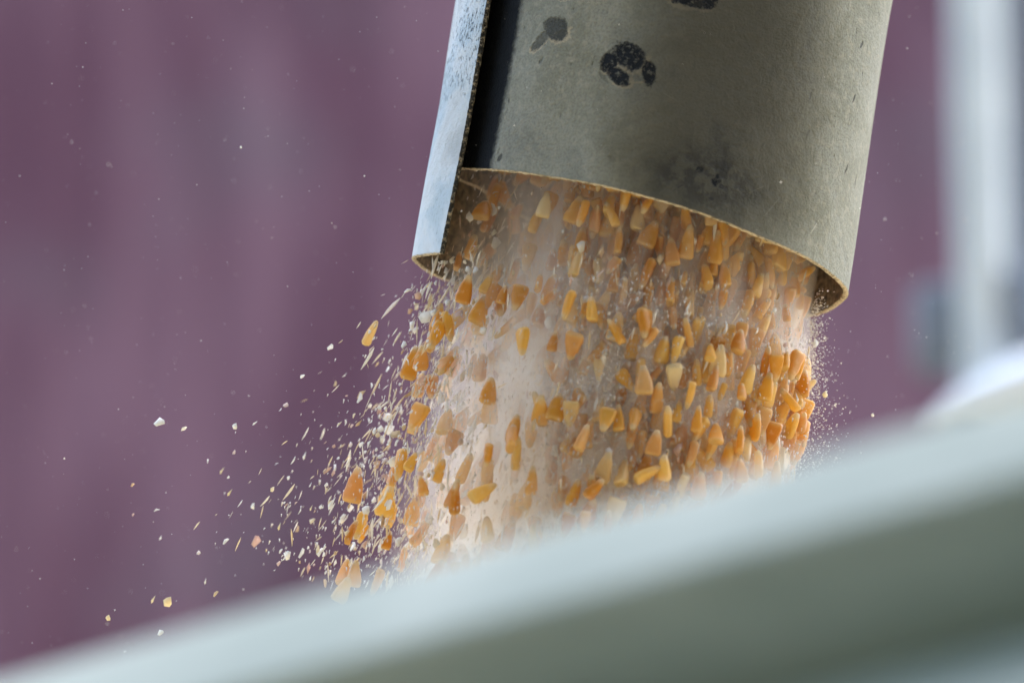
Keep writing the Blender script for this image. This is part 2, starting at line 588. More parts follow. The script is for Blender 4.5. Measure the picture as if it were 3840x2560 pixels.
# rounded white cover at its foot
cover = empty('white_cover', at(3765, 1535, PW))
tag(cover, 'out-of-focus bright white rounded cover at the foot of the pale post', 'cover')
vv = []
nu_, nv_ = 40, 24
for i in range(nu_):
    a = i / (nu_ - 1)
    for j in range(nv_):
        t = math.pi * 2 * j / (nv_ - 1)
        taper = math.sin(min(1.0, a / 0.35) * math.pi / 2) ** 0.7
        vv.append((-290 * KP + a * 0.32, -0.11 * math.cos(t) * taper, (0.052 * math.sin(t)) * taper * (0.8 + 0.25 * a) - 0.012 + 0.012 * a))
top = link('shell', np_mesh('shell', vv, grid_faces(nu_, nv_)), M['white'])
top.parent = cover
local_box('support', 0.02, 0, -0.20, 0.10, 0.06, 0.36, M['bracket'], cover)

# ================================================================== TRAILER SIDE
# a long pressed-steel side whose top rail crosses the foreground
TL = at(-700, 2672, -0.78)
TR = at(4500, 1222, -0.97)
tvec = TR - TL
tlen = float(np.linalg.norm(tvec))
tx = tvec / tlen
upv = np.array([0, 0, 1.0])
ts = np.cross(tx, upv); ts /= np.linalg.norm(ts)       # towards the photographer
if np.dot(ts, -F) < 0: ts = -ts
tz = np.cross(ts, tx)
if tz[2] < 0: tz = -tz
trailer = empty('trailer_side', TL * 0.5 + TR * 0.5)
tag(trailer, 'pale green steel trailer side wall blurred in the foreground', 'trailer')
T0 = (TL + TR) / 2


def extrude(name, pts, mat, x0=-1.6, x1=1.6, smooth=True, bow=0.0):
    """sweep an open outline (side, up) along the trailer"""
    n = len(pts)
    xs = np.linspace(x0, x1, 41)
    vv = np.array([T0 + x * tx + (s) * ts + (z - bow * 0) * tz for x in xs for s, z in pts])
    return link(name, np_mesh(name, vv, grid_faces(len(xs), n), smooth), mat, trailer)


def fillet(pts, r, seg=6):
    out = [pts[0]]
    for i in range(1, len(pts) - 1):
        p = np.array(pts[i]); a = np.array(pts[i - 1]) - p; b = np.array(pts[i + 1]) - p
        la, lb = np.linalg.norm(a), np.linalg.norm(b)
        rr = min(r, la * 0.45, lb * 0.45)
        p0, p1 = p + a / la * rr, p + b / lb * rr
        for k in range(seg + 1):
            t = k / seg
            out.append(tuple((1 - t) ** 2 * p0 + 2 * t * (1 - t) * p + t * t * p1))
    out.append(pts[-1])
    return out


rail_pts = fillet([(-0.060, -0.10), (-0.060, 0.0), (-0.012, 0.0), (0.021, -0.0365), (0.017, -0.0405), (0.004, -0.041)], 0.004)
extrude('top_rail', rail_pts, M['green'])
panel_pts = fillet([(0.006, -0.0395), (0.0145, -0.0415), (-0.030, -0.0585), (-0.034, -0.0585)], 0.002)
extrude('rail_underside', panel_pts, M['green'])
low_pts = fillet([(-0.033, -0.0575), (-0.028, -0.0590), (0.062, -0.122), (0.062, -0.90), (-0.06, -0.90)], 0.004)
extrude('side_panel', low_pts, M['green'])

# ================================================================== CORN HEAP IN THE TRAILER
# what the stream pours onto, below the line of sight over the rail
hc = np.array([-0.10, -0.02, -0.205])
nr_, na_ = 60, 96
hv, hf = [], []
for i in range(nr_):
    rr = 0.95 * (i / (nr_ - 1)) ** 1.2
    for k in range(na_):
        t = 2 * math.pi * k / na_
        bumpy = RNG.normal(0, 0.0016)
        hv.append((hc[0] + rr * math.cos(t) * 1.5, hc[1] + rr * math.sin(t), hc[2] - 0.42 * (math.sqrt(rr * rr + 0.006) - 0.077) + bumpy))
for i in range(nr_ - 1):
    for k in range(na_):
        q, q2 = i * na_ + k, i * na_ + (k + 1) % na_
        hf.append((q, q2, q2 + na_, q + na_))
m, nt, bsdf = new_mat('loose_corn')
g = N(nt)
vor = g.node('ShaderNodeTexVoronoi')
nt.links.new(g.node('ShaderNodeTexCoord').outputs['Object'], vor.inputs['Vector'])
vor.inputs['Scale'].default_value = 120
nt.links.new(g.ramp(vor.outputs['Color'], [(0.1, (0.62, 0.42, 0.16)), (0.5, (0.72, 0.56, 0.28)), (0.9, (0.78, 0.70, 0.50))]), bsdf.inputs['Base Color'])
nt.links.new(g.bump(g.math('SUBTRACT', 1.0, vor.outputs['Distance']), 0.8, 0.006), bsdf.inputs['Normal'])
bsdf.inputs['Roughness'].default_value = 0.45
heap = link('corn_heap', np_mesh('corn_heap', hv, hf, True), m)
tag(heap, 'heap of loose yellow corn inside the trailer under the stream', 'corn', kind='stuff')

# ================================================================== SPOUT
spout = empty('rolled_spout', C0)
tag(spout, 'dusty grey-black rolled sheet spout with overlapping left edge, pouring corn', 'spout')

degs = np.arange(150.0, 640.01, 1.5)
HTOP = -0.36
nrow = 70
frac = np.linspace(0, 1, nrow) ** 0.8


def sheet_surface(inset):
    vv, uvs = [], []
    rr = sheet_rad(degs) - inset
    hb = sheet_bottom(degs)
    ph = np.radians(degs)
    for f in frac:
        h = HTOP + (hb - HTOP) * f
        dent = 0.0007 * np.sin(ph * 5 + h * 22) + 0.0005 * np.sin(ph * 11 - h * 41)
        r2 = rr + dent
        P = C0 + (r2 * np.cos(ph))[:, None] * E1 + (r2 * np.sin(ph))[:, None] * EN + h[:, None] * AD
        vv.append(P)
        uvs.append(np.stack([ph * RAD, h], 1))
    return np.concatenate(vv), np.concatenate(uvs)


vo, uo = sheet_surface(0.0)
fo = grid_faces(nrow, len(degs))
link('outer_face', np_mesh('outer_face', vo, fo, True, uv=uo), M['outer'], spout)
vi, ui = sheet_surface(THICK)
link('inner_face', np_mesh('inner_face', vi, fo[:, ::-1], True, uv=ui), M['inner'], spout)


def crust_strip(name, path_o, path_i, out_dir, mat, seed, amp):
    """a lumpy bead closing the sheet between its two faces along an edge"""
    n = len(path_o)
    r = np.random.default_rng(seed)
    s = np.arange(n)
    rows = []
    for k in range(6):
        t = k / 5
        b = math.sin(t * math.pi)
        lump = (0.5 + 0.5 * value_noise(s, 0.9, seed + k)) * 0.55 + (0.5 + 0.5 * value_noise(s, 0.23, seed + 40 + k // 2)) * 0.6
        base = path_o * (1 - t) + path_i * t
        rows.append(base + out_dir * (b * amp * lump)[:, None] + (path_o - path_i) * ((0.5 - t) * 0.3 * lump)[:, None])
    return link(name, np_mesh(name, np.concatenate(rows), grid_faces(6, n), True), mat, spout)


fd = np.arange(150.0, 640.0, 0.22)
ph = np.radians(fd)
hb = sheet_bottom(fd)
ra = sheet_rad(fd)
dent = 0.0007 * np.sin(ph * 5 + hb * 22) + 0.0005 * np.sin(ph * 11 - hb * 41)


def ring(rr, hh, p):
    return C0 + (rr * np.cos(p))[:, None] * E1 + (rr * np.sin(p))[:, None] * EN + hh[:, None] * AD


crust_strip('bottom_edge', ring(ra + dent, hb - 0.0002, ph), ring(ra + dent - THICK, hb - 0.0002, ph), AD[None, :], M['rim'], 3, 0.0009)
hs = np.linspace(HTOP, float(sheet_bottom(np.array([150.0]))[0]), 1500)
p0 = np.full_like(hs, R_(150.0))
tang = -(-math.sin(R_(150)) * E1 + math.cos(R_(150)) * EN)
d0 = 0.0007 * np.sin(p0 * 5 + hs * 22) + 0.0005 * np.sin(p0 * 11 - hs * 41)
crust_strip('flap_edge', ring(RAD + d0, hs, p0), ring(RAD + d0 - THICK, hs, p0), tang[None, :], M['edge'], 9, 0.0012)
hs2 = np.linspace(HTOP, float(sheet_bottom(np.array([640.0]))[0]), 60)
p2 = np.full_like(hs2, R_(640.0))
r2 = float(sheet_rad(np.array([640.0]))[0])
crust_strip('tucked_edge', ring(r2 + 0 * hs2, hs2, p2), ring(r2 - THICK + 0 * hs2, hs2, p2), -tang[None, :], M['edge'], 10, 0.0005)


# ================================================================== SMALL SHAPES
def fan_tris(rings, seg, closed_ends):
    f = []
    for i in range(rings - 1):
        for j in range(seg):
            a, b = i * seg + j, i * seg + (j + 1) % seg
            c, d = b + seg, a + seg
            f += [(a, b, c), (a, c, d)]
    lo, hi = closed_ends
    for j in range(seg):
        f.append((lo, (j + 1) % seg, j))
        f.append((hi, (rings - 1) * seg + j, (rings - 1) * seg + (j + 1) % seg))
    return np.array(f)


def kernel_shape(wd, th, ln, seed):
    """dent corn kernel: pointed pale tip, broad flattened crown with a dent; long axis Z, tip down"""
    r = random.Random(seed)
    T = [0.0, 0.06, 0.18, 0.36, 0.58, 0.78, 0.91, 0.985]
    W = [0.24, 0.36, 0.50, 0.70, 0.88, 1.00, 0.98, 0.78]
    H = [0.34, 0.52, 0.72, 0.92, 1.00, 0.96, 0.86, 0.60]
    seg = 12
    sk, bend = r.uniform(-.08, .08), r.uniform(-.06, .06)
    vv, tp = [], []
    for t, w, h in zip(T, W, H):
        for j in range(seg):
            a = 2 * math.pi * j / seg
            ca, sa = math.cos(a), math.sin(a)
            x = math.copysign(abs(ca) ** 0.62, ca) * w * wd / 2
            y = math.copysign(abs(sa) ** 0.70, sa) * h * th / 2
            if sa > 0 and 0.25 < t < 0.8: y *= 0.62 + 0.38 * abs(ca)      # the germ's hollow on one face
            x *= 1 + r.uniform(-.09, .09)
            y *= 1 + r.uniform(-.10, .10)
            vv.append((x + sk * wd * t, y + bend * th * math.sin(t * 3), (t - 0.5) * ln))
            tp.append(t)
    vv.append((0, 0, -0.52 * ln)); tp.append(0)
    vv.append((sk * wd, 0, 0.37 * ln)); tp.append(1)
    f = fan_tris(len(T), seg, (len(vv) - 2, len(vv) - 1))
    return np.array(vv), f, np.array(tp)


def flake_shape(seed, sides, ratio, curl, thick=0.035):
    """a small curled flake about one unit long in Z, with a real thickness"""
    r = random.Random(seed)
    pts = []
    for k in range(sides):
        a = 2 * math.pi * (k + r.uniform(-.25, .25)) / sides
        q = r.uniform(0.34, 0.52)
        pts.append((math.cos(a) * q * ratio, math.sin(a) * q))
    vv = []
    for s in (1, -1):
        for x, z in pts:
            vv.append((x, curl * (x * x + z * z) * 2 + s * thick * 0.5, z))
        vv.append((0, s * thick * 0.6, 0))
    n = sides
    f = []
    for k in range(n):
        k2 = (k + 1) % n
        f += [(n, k, k2), (2 * n + 1, n + 1 + k2, n + 1 + k), (k, n + 1 + k, n + 1 + k2), (k, n + 1 + k2, k2)]
    return np.array(vv), np.array(f), np.zeros(len(vv))


def sliver_shape(seed):
    r = random.Random(seed)
    bend = r.uniform(-.12, .12)
    T = [-0.5, -0.2, 0.15, 0.5]
    W = [0.25, 1.0, 0.85, 0.15]
    vv = []
    for t, w in zip(T, W):
        for j in range(4):
            a = math.pi / 2 * j
            vv.append((math.cos(a) * w * 0.5 * 0.14 + bend * (0.25 - t * t), math.sin(a) * w * 0.5 * 0.06, t))
    vv += [(0, 0, -0.52), (0, 0, 0.52)]
    return np.array(vv), fan_tris(4, 4, (len(vv) - 2, len(vv) - 1)), np.zeros(len(vv))


def speck_shape():
    s = 0.5
    vv = np.array([(s, s, s), (-s, -s, s), (-s, s, -s), (s, -s, -s)]) * 0.9
    return vv, np.array([(0, 1, 2), (0, 3, 1), (0, 2, 3), (1, 3, 2)]), np.zeros(4)


def rot_to(direction, roll, tilt_axis_rand=0.0):
    """rotation whose Z axis points along direction (3,), rolled about it"""
    z = np.asarray(direction, float)
    z = z / np.linalg.norm(z)
    a = np.array([0.0, 1.0, 0.0]) if abs(z[1]) < 0.9 else np.array([1.0, 0, 0])
    x = np.cross(a, z); x /= np.linalg.norm(x)
    y = np.cross(z, x)
    c, s = math.cos(roll), math.sin(roll)
    x2, y2 = c * x + s * y, -s * x + c * y
    return np.stack([x2, y2, z], 1)


def mass(name, shapes, which, mats, pos, rnd, material, label, cat):
    """one object that holds many small pieces nobody could count"""
    V_, F_, A_, T_ = [], [], [], []
    off = 0
    for s, (bv, bf, bt) in enumerate(shapes):
        idx = np.nonzero(which == s)[0]
        if not len(idx): continue
        P = np.einsum('nij,kj->nki', mats[idx], bv) + pos[idx][:, None, :]
        V_.append(P.reshape(-1, 3))
        F_.append((bf[None] + (np.arange(len(idx)) * len(bv))[:, None, None] + off).reshape(-1, 3))
        A_.append(np.repeat(rnd[idx], len(bv)))
        T_.append(np.tile(bt, len(idx)))
        off += len(idx) * len(bv)
    me = np_mesh(name, np.concatenate(V_), np.concatenate(F_), True, {'rnd': np.concatenate(A_), 'tpos': np.concatenate(T_)})
    o = link(name, me, material)
    tag(o, label, cat, kind='stuff')
    return o


def project(P):
    d = P - CAM
    w = d @ F
    return 1920 + (d @ U) / w * DIST * PXM, 1280 - (d @ V) / w * DIST * PXM, w


def rail_y(px):
    return np.interp(px, [-400, 0, 1920, 3840, 4200], [2600, 2495, 1990, 1395, 1280])


# ================================================================== KERNELS
KS = [kernel_shape(0.0064, 0.0036, 0.0116, 1), kernel_shape(0.0056, 0.0035, 0.0122, 2), kernel_shape(0.0070, 0.0037, 0.0110, 3),
      kernel_shape(0.0050, 0.0036, 0.0118, 4), kernel_shape(0.0060, 0.0041, 0.0106, 5), kernel_shape(0.0042, 0.0031, 0.0080, 6)]
KMESH = [np_mesh('corn_kernel', s[0], s[1], True, {'tpos': s[2]}) for s in KS]
for me in KMESH: me.materials.append(M['kernel'])

kp, kd = [], []
grid = {}


def free(P, gap):
    c = tuple(np.floor(P / 0.009).astype(int))
    for i in (-1, 0, 1):
        for j in (-1, 0, 1):
            for k in (-1, 0, 1):
                for q in grid.get((c[0] + i, c[1] + j, c[2] + k), ()):
                    if np.sum((q - P) ** 2) < gap * gap: return False
    grid.setdefault(c, []).append(P)
    return True


hero_k = [  # px, py, lean (deg), depth, shape, scale, label
    (1545, 1362, 14, -0.02, 1, 1.15, 'amber corn kernel falling alone at the left edge of the stream, high up'),
    (1690, 1350, 28, -0.01, 0, 1.05, 'tilted bright amber corn kernel just right of the lone high kernel'),
    (1555, 1592, 20, 0.00, 5, 1.0, 'small golden corn kernel fragment below the lone high kernel'),
    (1328, 1818, 14, -0.03, 0, 1.25, 'brownish tan corn kernel farthest out on the left'),
    (1450, 1880, 16, -0.02, 2, 1.15, 'bright yellow corn kernel second from the left near the rail'),
    (1548, 1915, 14, -0.02, 0, 1.05, 'golden corn kernel third from the left near the rail'),
    (1725, 1580, 32, -0.02, 2, 1.05, 'orange corn kernel tilted leftwards at mid height of the spray'),
    (1805, 1195, 10, -0.02, 1, 1.1, 'bright yellow corn kernel just under the left part of the spout mouth'),
    (1330, 2150, 6, -0.05, 4, 1.0, 'pale tan corn kernel half hidden by the green rail'),
    (1455, 2025, 16, -0.03, 5, 0.95, 'slim dark golden corn kernel low on the left above the rail')]
for px, py, lean, w, s, sc, lb in hero_k:
    P = at(px, py, w)
    grid.setdefault(tuple(np.floor(P / 0.009).astype(int)), []).append(P)

want = 3100
tries = 0
while len(kp) < want and tries < 160000:
    tries += 1
    a = RNG.uniform(-0.076, 0.078)
    b = RNG.uniform(-0.078, 0.078)
    if a * a + b * b > 0.0775 ** 2: continue
    h = RNG.uniform(-0.085, 0.150)
    dens = np.interp(a, [-0.078, -0.062, -0.045, -0.026, 0.0, 0.078], [0.02, 0.05, 0.11, 0.34, 0.85, 1.0])
    if h < 0.025 and a < -0.030: dens *= 0.3
    if h > 0.03: dens *= np.interp(a, [-0.05, -0.02, 0.02, 0.05], [1.0, 0.5, 0.55, 0.85]) * np.interp(h, [0.03, 0.09], [1.0, 0.8])
    if RNG.random() > dens: continue
    hh = h + 0.02
    spread = RNG.normal(0, 2.2)
    if a < -0.025: spread -= abs(RNG.normal(0, 9.0)) * min(1.0, (-0.025 - a) / 0.03)
    side = math.tan(R_(spread)) * max(0.0, hh)
    if h < 0.03 and (a + side) ** 2 + b * b > 0.0700 ** 2: continue
    P = sp(a + side, b, h) + np.array([0, 0, -1.0]) * (2.2 * max(0, hh) ** 2)
    px, py, w = project(P)
    if py > rail_y(px) + 130 or py < 500: continue
    if not free(P, 0.0052): continue
    kp.append(P)
    lean = spread + RNG.normal(0, 7 if RNG.random() < 0.78 else 30)
    kd.append(AD * 1.0 + E1 * math.tan(R_(max(-50, min(50, lean)))) + EN * RNG.normal(0, 0.35))
kp = np.array(kp)
NK = len(kp)
ksh = RNG.integers(0, 6, NK)
ksc = RNG.uniform(0.88, 1.12, NK)
kR = np.array([rot_to(kd[i] if RNG.random() < .6 else -kd[i], RNG.uniform(0, 2 * math.pi)) for i in range(NK)])


def visible_counts(P, size, occl=None):
    """coarse depth buffer: how many cells of the picture each piece owns"""
    S = 12.0
    W_, H_ = 320, 214
    buf = np.full((H_, W_), 1e9)
    own = np.full((H_, W_), -1)
    px, py, w = project(P)
    for i in np.argsort(-w):
        r = max(1, size[i] * PXM / S / 2)
        cx, cy = px[i] / S, py[i] / S
        x0, x1 = int(max(0, cx - r)), int(min(W_ - 1, cx + r))
        y0, y1 = int(max(0, cy - r)), int(min(H_ - 1, cy + r))
        if x1 < x0 or y1 < y0 or cx < 0 or cy < 0: continue
        own[y0:y1 + 1, x0:x1 + 1] = i
    # what the near wall of the spout and the rail hide
    yy, xx = np.mgrid[0:H_, 0:W_]
    X, Y = xx * S, yy * S
    near = np.interp(X, [1560, 1650, 1725, 1900, 2100, 2400, 2800, 3000, 3130, 3190], [980, 960, 630, 632, 665, 740, 880, 970, 1070, 1140])
    own[(Y < near) | (Y > rail_y(X))] = -1
    c = np.bincount(own[own >= 0], minlength=len(P))
    return c


kvis = visible_counts(kp, 0.0088 * ksc)
order = np.argsort(-kvis)
n_single = 300 - len(hero_k)
single = [i for i in order[:n_single] if kvis[i] > 0]
rest = np.array([i for i in range(NK) if i not in set(single)])
G_K = 'corn kernels falling in the stream'

# ---- words that single a piece out: its colour and tilt, then where in the stream it hangs
FAR_RIM = ([1560, 1700, 1850, 2100, 2400, 2800, 3050, 3190], [978, 1058, 1095, 1145, 1172, 1195, 1185, 1120])


def row_word(px, py):
    rim = float(np.interp(px, *FAR_RIM))
    if 1560 < px < 3190 and py < rim: return 'inside the spout mouth'
    f = (py - rim) / max(60.0, float(rail_y(px)) - rim)
    return 'just below the spout' if f < 0.25 else 'in the upper fall' if f < 0.5 else 'in the lower fall' if f < 0.78 else 'close above the rail'


def col_word(px):
    for lim, wd in ((700, 'far left'), (1150, 'well left'), (1450, 'outside left edge'), (1700, 'left fringe'), (1950, 'left side'),
                    (2250, 'left-centre'), (2500, 'near centre'), (2750, 'right-centre'), (2950, 'right side'), (9999, 'right edge')):
        if px < lim: return wd


def tilt_word(ax):
    x, y = float(ax @ U), float(ax @ V)
    if y < 0: x, y = -x, -y
    a = math.degrees(math.atan2(x, max(1e-6, y)))
    return 'upright' if abs(a) < 14 else ('leaning right' if a > 0 else 'leaning left') if abs(a) < 50 else 'lying crosswise'


def shade_word(r, table):
    for lim, wd in table:
        if r <= lim: return wd
    return table[-1][1]


K_SHADES = ((0.13, 'dark amber'), (0.31, 'amber'), (0.52, 'golden'), (0.69, 'yellow'), (0.83, 'orange'), (0.92, 'brown'), (1.0, 'pale cream'))
F_SHADES = ((0.45, 'white'), (0.65, 'cream'), (0.83, 'tan'), (0.95, 'pinkish'), (1.0, 'white'))
S_SHADES = ((0.13, 'straw-yellow'), (0.42, 'cream'), (0.74, 'white'), (0.92, 'straw-yellow'), (1.0, 'pale grey'))
ORD = ('first', 'second', 'third', 'fourth', 'fifth', 'sixth', 'seventh', 'eighth')
NUM = ('', '', 'two', 'three', 'four', 'five', 'six', 'seven', 'eight')


def nth(k, n):
    return '' if n == 1 or n > 8 else ', ' + (('higher of two', 'lower of two')[k] if n == 2 else f'{ORD[k]} highest of {NUM[n]}' if k else f'highest of {NUM[n]}')


def label_all(items, cat, group):
    """items: (object, words, photo height); alike pieces are told apart by height, beyond eight alike they share"""
    by = {}
    for o, wd, py in items: by.setdefault(wd, []).append((py, o))
    for wd, lst in by.items():
        lst.sort(key=lambda t: t[0])
        n = len(lst)
        for k, (py, o) in enumerate(lst):
            tag(o, wd + nth(k, n), cat, group)



def place(name, me, Rm, P, sc):
    o = bpy.data.objects.new(name, me)
    Mx = Matrix.Identity(4)
    for i in range(3):
        for j in range(3): Mx[i][j] = float(Rm[i, j] * sc)
        Mx[i][3] = float(P[i])
    o.matrix_world = Mx
    COL.objects.link(o)
    return o


for px, py, lean, w, s, sc, lb in hero_k:
    d = cw(-math.sin(R_(lean)), -math.cos(R_(lean)), -0.15)
    roll = 0.25 * math.sin(px)
    o = tag(place('corn_kernel', KMESH[s], rot_to(d, roll), at(px, py, w), sc), lb, 'corn kernel', G_K)
    r = 0.88 if 'brownish' in lb else 0.93 if 'pale' in lb else 0.6 if 'yellow' in lb else 0.76 if 'orange' in lb else 0.22 if 'amber' in lb else 0.1 if 'dark' in lb else 0.42
    o.color = (r, r, r, 1)
items = []
for i in single:
    o = place('corn_kernel', KMESH[ksh[i]], kR[i], kp[i], ksc[i])
    r = RNG.random()
    o.color = (r, r, r, 1)
    px, py, _ = project(kp[i])
    items.append((o, f"{shade_word(r, K_SHADES)} corn kernel {tilt_word(kR[i][:, 2])} {row_word(px, py)}, {col_word(px)}", float(py)))
label_all(items, 'corn kernel', G_K)
mass('corn_kernel_mass', KS, ksh[rest], kR[rest] * ksc[rest][:, None, None], kp[rest], RNG.random(len(rest)), M['kernel_s'],
     'deeper corn kernels filling the stream behind the nearest ones', 'corn')

# ================================================================== CHAFF
FS = [flake_shape(s, n, q, c) for s, n, q, c in ((1, 5, .62, .35), (2, 6, .5, .55), (3, 4, .42, .3), (4, 5, .36, .7), (5, 6, .85, .3), (6, 4, .28, .4))]
FMESH = [np_mesh('husk_flake', s[0], s[1], False) for s in FS]
SS = [sliver_shape(s) for s in range(5)]
SMESH = [np_mesh('straw_sliver', s[0], s[1], True) for s in SS]


def flake_mesh(i, mat):
    me = FMESH[i].copy()
    me.materials.append(M[mat])
    return me


FM = {}


def fmesh(i, mat):
    if (i, mat) not in FM: FM[(i, mat)] = flake_mesh(i, mat)
    return FM[(i, mat)]


for me in SMESH: me.materials.append(M['straw'])

hero_f = [  # px, py, size mm, lean, shape, material, label
    (595, 1580, 6.4, 70, 0, 'white_flake', 'large white flake floating alone far left of the stream'),
    (880, 1597, 3.0, 10, 4, 'white_flake', 'small round white flake right of the lone large white flake'),
    (1352, 1478, 5.6, 40, 2, 'tan_flake', 'tan pointed flake left of the lone high kernel'),
    (630, 2255, 5.0, 20, 4, 'cream_flake', 'cream chunk near the rail at the lower left'),
    (405, 2315, 2.8, 0, 4, 'cream_flake', 'tiny cream crumb lowest on the far left'),
    (572, 2248, 4.2, 25, 5, 'cream_flake', 'slim cream flake just left of the cream chunk near the rail'),
    (600, 2370, 4.0, 50, 0, 'white_flake', 'white flake in front of the rail at the lower left'),
    (1075, 2082, 5.6, 10, 0, 'white_flake', 'bright white flake above the middle of the left rail'),
    (947, 1898, 3.6, 5, 1, 'white_flake', 'white oval flake midway between the far left flake and the spray'),
    (1240, 1890, 7.0, 28, 5, 'white_flake', 'long white flake left of the brownish tan kernel'),
    (1280, 1945, 6.0, 20, 3, 'white_flake', 'bent white flake just under the brownish tan kernel'),
    (1476, 1730, 5.4, 10, 4, 'white_flake', 'bright white chip above the yellow kernel near the rail'),
    (1595, 1772, 6.0, 60, 0, 'white_flake', 'bright white chip right of the chip above the yellow kernel'),
    (1660, 1724, 5.2, 80, 1, 'white_flake', 'white chip lying flat beside the spray kernels'),
    (1655, 1238, 7.0, 20, 0, 'white_flake', 'large curled white flake under the left lip of the spout'),
    (1610, 1288, 5.8, 25, 0, 'white_flake', 'white flake below the large curled one under the left lip'),
    (1556, 1238, 4.6, 30, 1, 'white_flake', 'white flake left of the large curled one under the left lip'),
    (1625, 1172, 5.0, 40, 1, 'white_flake', 'pale chip high up under the left lip of the spout'),
    (1525, 1088, 4.4, 65, 3, 'white_flake', 'white flake nearest the left tip of the spout'),
    (1608, 1070, 5.0, 50, 2, 'cream_flake', 'cream flake just below the left rim of the spout'),
    (1560, 1140, 2.8, 80, 5, 'cream_flake', 'short cream sliver left of the chaff under the lip'),
    (1530, 2040, 8.0, 60, 3, 'white_flake', 'curved white husk just above the rail below the spray'),
    (1430, 2048, 5.0, 30, 1, 'white_flake', 'small white husk low between the kernels and the rail'),
    (1315, 2110, 5.0, 10, 2, 'white_flake', 'white flake touching the blurred top of the rail'),
    (1140, 1710, 4.2, 15, 5, 'white_flake', 'thin white flake alone above the lower left spray'),
    (860, 1848, 4.2, 35, 5, 'cream_flake', 'thin pale flake left of the white oval flake'),
    (830, 1765, 3.8, 30, 5, 'cream_flake', 'thin cream flake above and left of the white oval flake'),
    (903, 552, 1.3, 0, 4, 'white_flake', 'single white speck high in front of the maroon wall'),
    (3095, 1478, 3.2, 0, 4, 'cream_flake', 'round cream seed in the mist right of the stream'),
    (3272, 1555, 1.8, 0, 4, 'white_flake', 'small white speck right of the mist above the rail'),
    (770, 2180, 3.2, 15, 5, 'white_flake', 'thin white flake above the left part of the rail'),
    (1050, 2065, 3.0, 30, 3, 'white_flake', 'small white flake against the bright one above the left rail'),
    (805, 2225, 4.0, 35, 3, 'tan_flake', 'grey-tan flake just above the rail left of centre'),
    (1165, 1905, 3.0, 20, 5, 'cream_flake', 'tiny cream flake left of the long white flake'),
    (1046, 1975, 4.0, 15, 5, 'cream_flake', 'slim cream flake above the bright white flake by the rail')]
G_F = 'pale flakes in the chaff'
for px, py, mm, lean, s, mt, lb in hero_f:
    d = cw(-math.sin(R_(lean)), -math.cos(R_(lean)), 0.2)
    tag(place('husk_flake', fmesh(s, mt), rot_to(d, 0.3 * math.sin(px * 3)), at(px, py, RNG.uniform(-0.04, 0.01)), mm / 1000), lb, 'flake', G_F)


def spray(n, hmin, hmax, left_bias, wide, far):
    """chaff carried along with the stream: most of it hangs about its left side"""
    P, D = [], []
    while len(P) < n:
        if RNG.random() < left_bias:
            a = -0.080 + abs(RNG.normal(0, 0.022))
            ang = -abs(RNG.normal(0, wide)) - 2
            if RNG.random() < far: ang *= 1.6
        else:
            a = RNG.uniform(-0.070, 0.078)
            ang = RNG.normal(0, 3.5)
        b = RNG.normal(0.0, 0.034) if a < -0.03 else RNG.uniform(-0.03, 0.0785)
        if a * a + b * b > 0.080 ** 2: continue
        h = RNG.uniform(hmin, hmax)
        if ang < -48: continue
        if h < 0.015 and (a < -0.03 and RNG.random() < 0.8 or a * a + b * b > 0.071 ** 2): continue
        hh = max(0, h + 0.005 - (0.012 if a < 0 else 0))
        side = math.tan(R_(ang)) * hh
        p = sp(a + side, b, h)
        if h < 0.035 and (a + side) ** 2 + b * b > 0.080 ** 2 and h < np.interp(a, [-.08, .08], [0.018, 0.004]): continue
        px, py, w = project(p)
        if py > rail_y(px) + 90 or px < -60 or py < 560: continue
        P.append(p)
        D.append(AD + E1 * math.tan(R_(max(-70, min(70, ang * 1.0 + RNG.normal(0, 14))))) + EN * RNG.normal(0, 0.4))
    return np.array(P), np.array(D)


# pale flakes
fp, fdv = spray(2700, -0.05, 0.150, 0.34, 11, 0.22)
fsz = np.clip(RNG.lognormal(math.log(0.0026), 0.5, len(fp)), 0.0009, 0.0070)
fsh = RNG.integers(0, 6, len(fp))
fR = np.array([rot_to(d, RNG.uniform(0, 6.28)) for d in fdv])
fvis = visible_counts(np.vstack([fp, kp]), np.concatenate([fsz, 0.007 * ksc]))[:len(fp)]
score = (fvis > 0) * fsz
fo_ = np.argsort(-score)
fsingle = set(int(i) for i in fo_[:300 - len(hero_f)])
items = []
for i in sorted(fsingle):
    o = place('husk_flake', fmesh(int(fsh[i]), 'flake'), fR[i], fp[i], fsz[i])
    r = RNG.random()
    o.color = (r, r, r, 1)
    px, py, _ = project(fp[i])
    size = 'large' if fsz[i] > 0.0048 else 'small' if fsz[i] < 0.0034 else 'middling'
    items.append((o, f"{size} {shade_word(r, F_SHADES)} flake {tilt_word(fR[i][:, 2])} {row_word(px, py)}, {col_word(px)}", float(py)))
label_all(items, 'flake', G_F)
rest = np.array([i for i in range(len(fp)) if i not in fsingle])
mass('fine_husk_flakes', FS, fsh[rest], fR[rest] * fsz[rest][:, None, None], fp[rest], RNG.random(len(rest)), M['flake_s'],
     'cloud of tiny husk flakes around the falling corn', 'chaff')

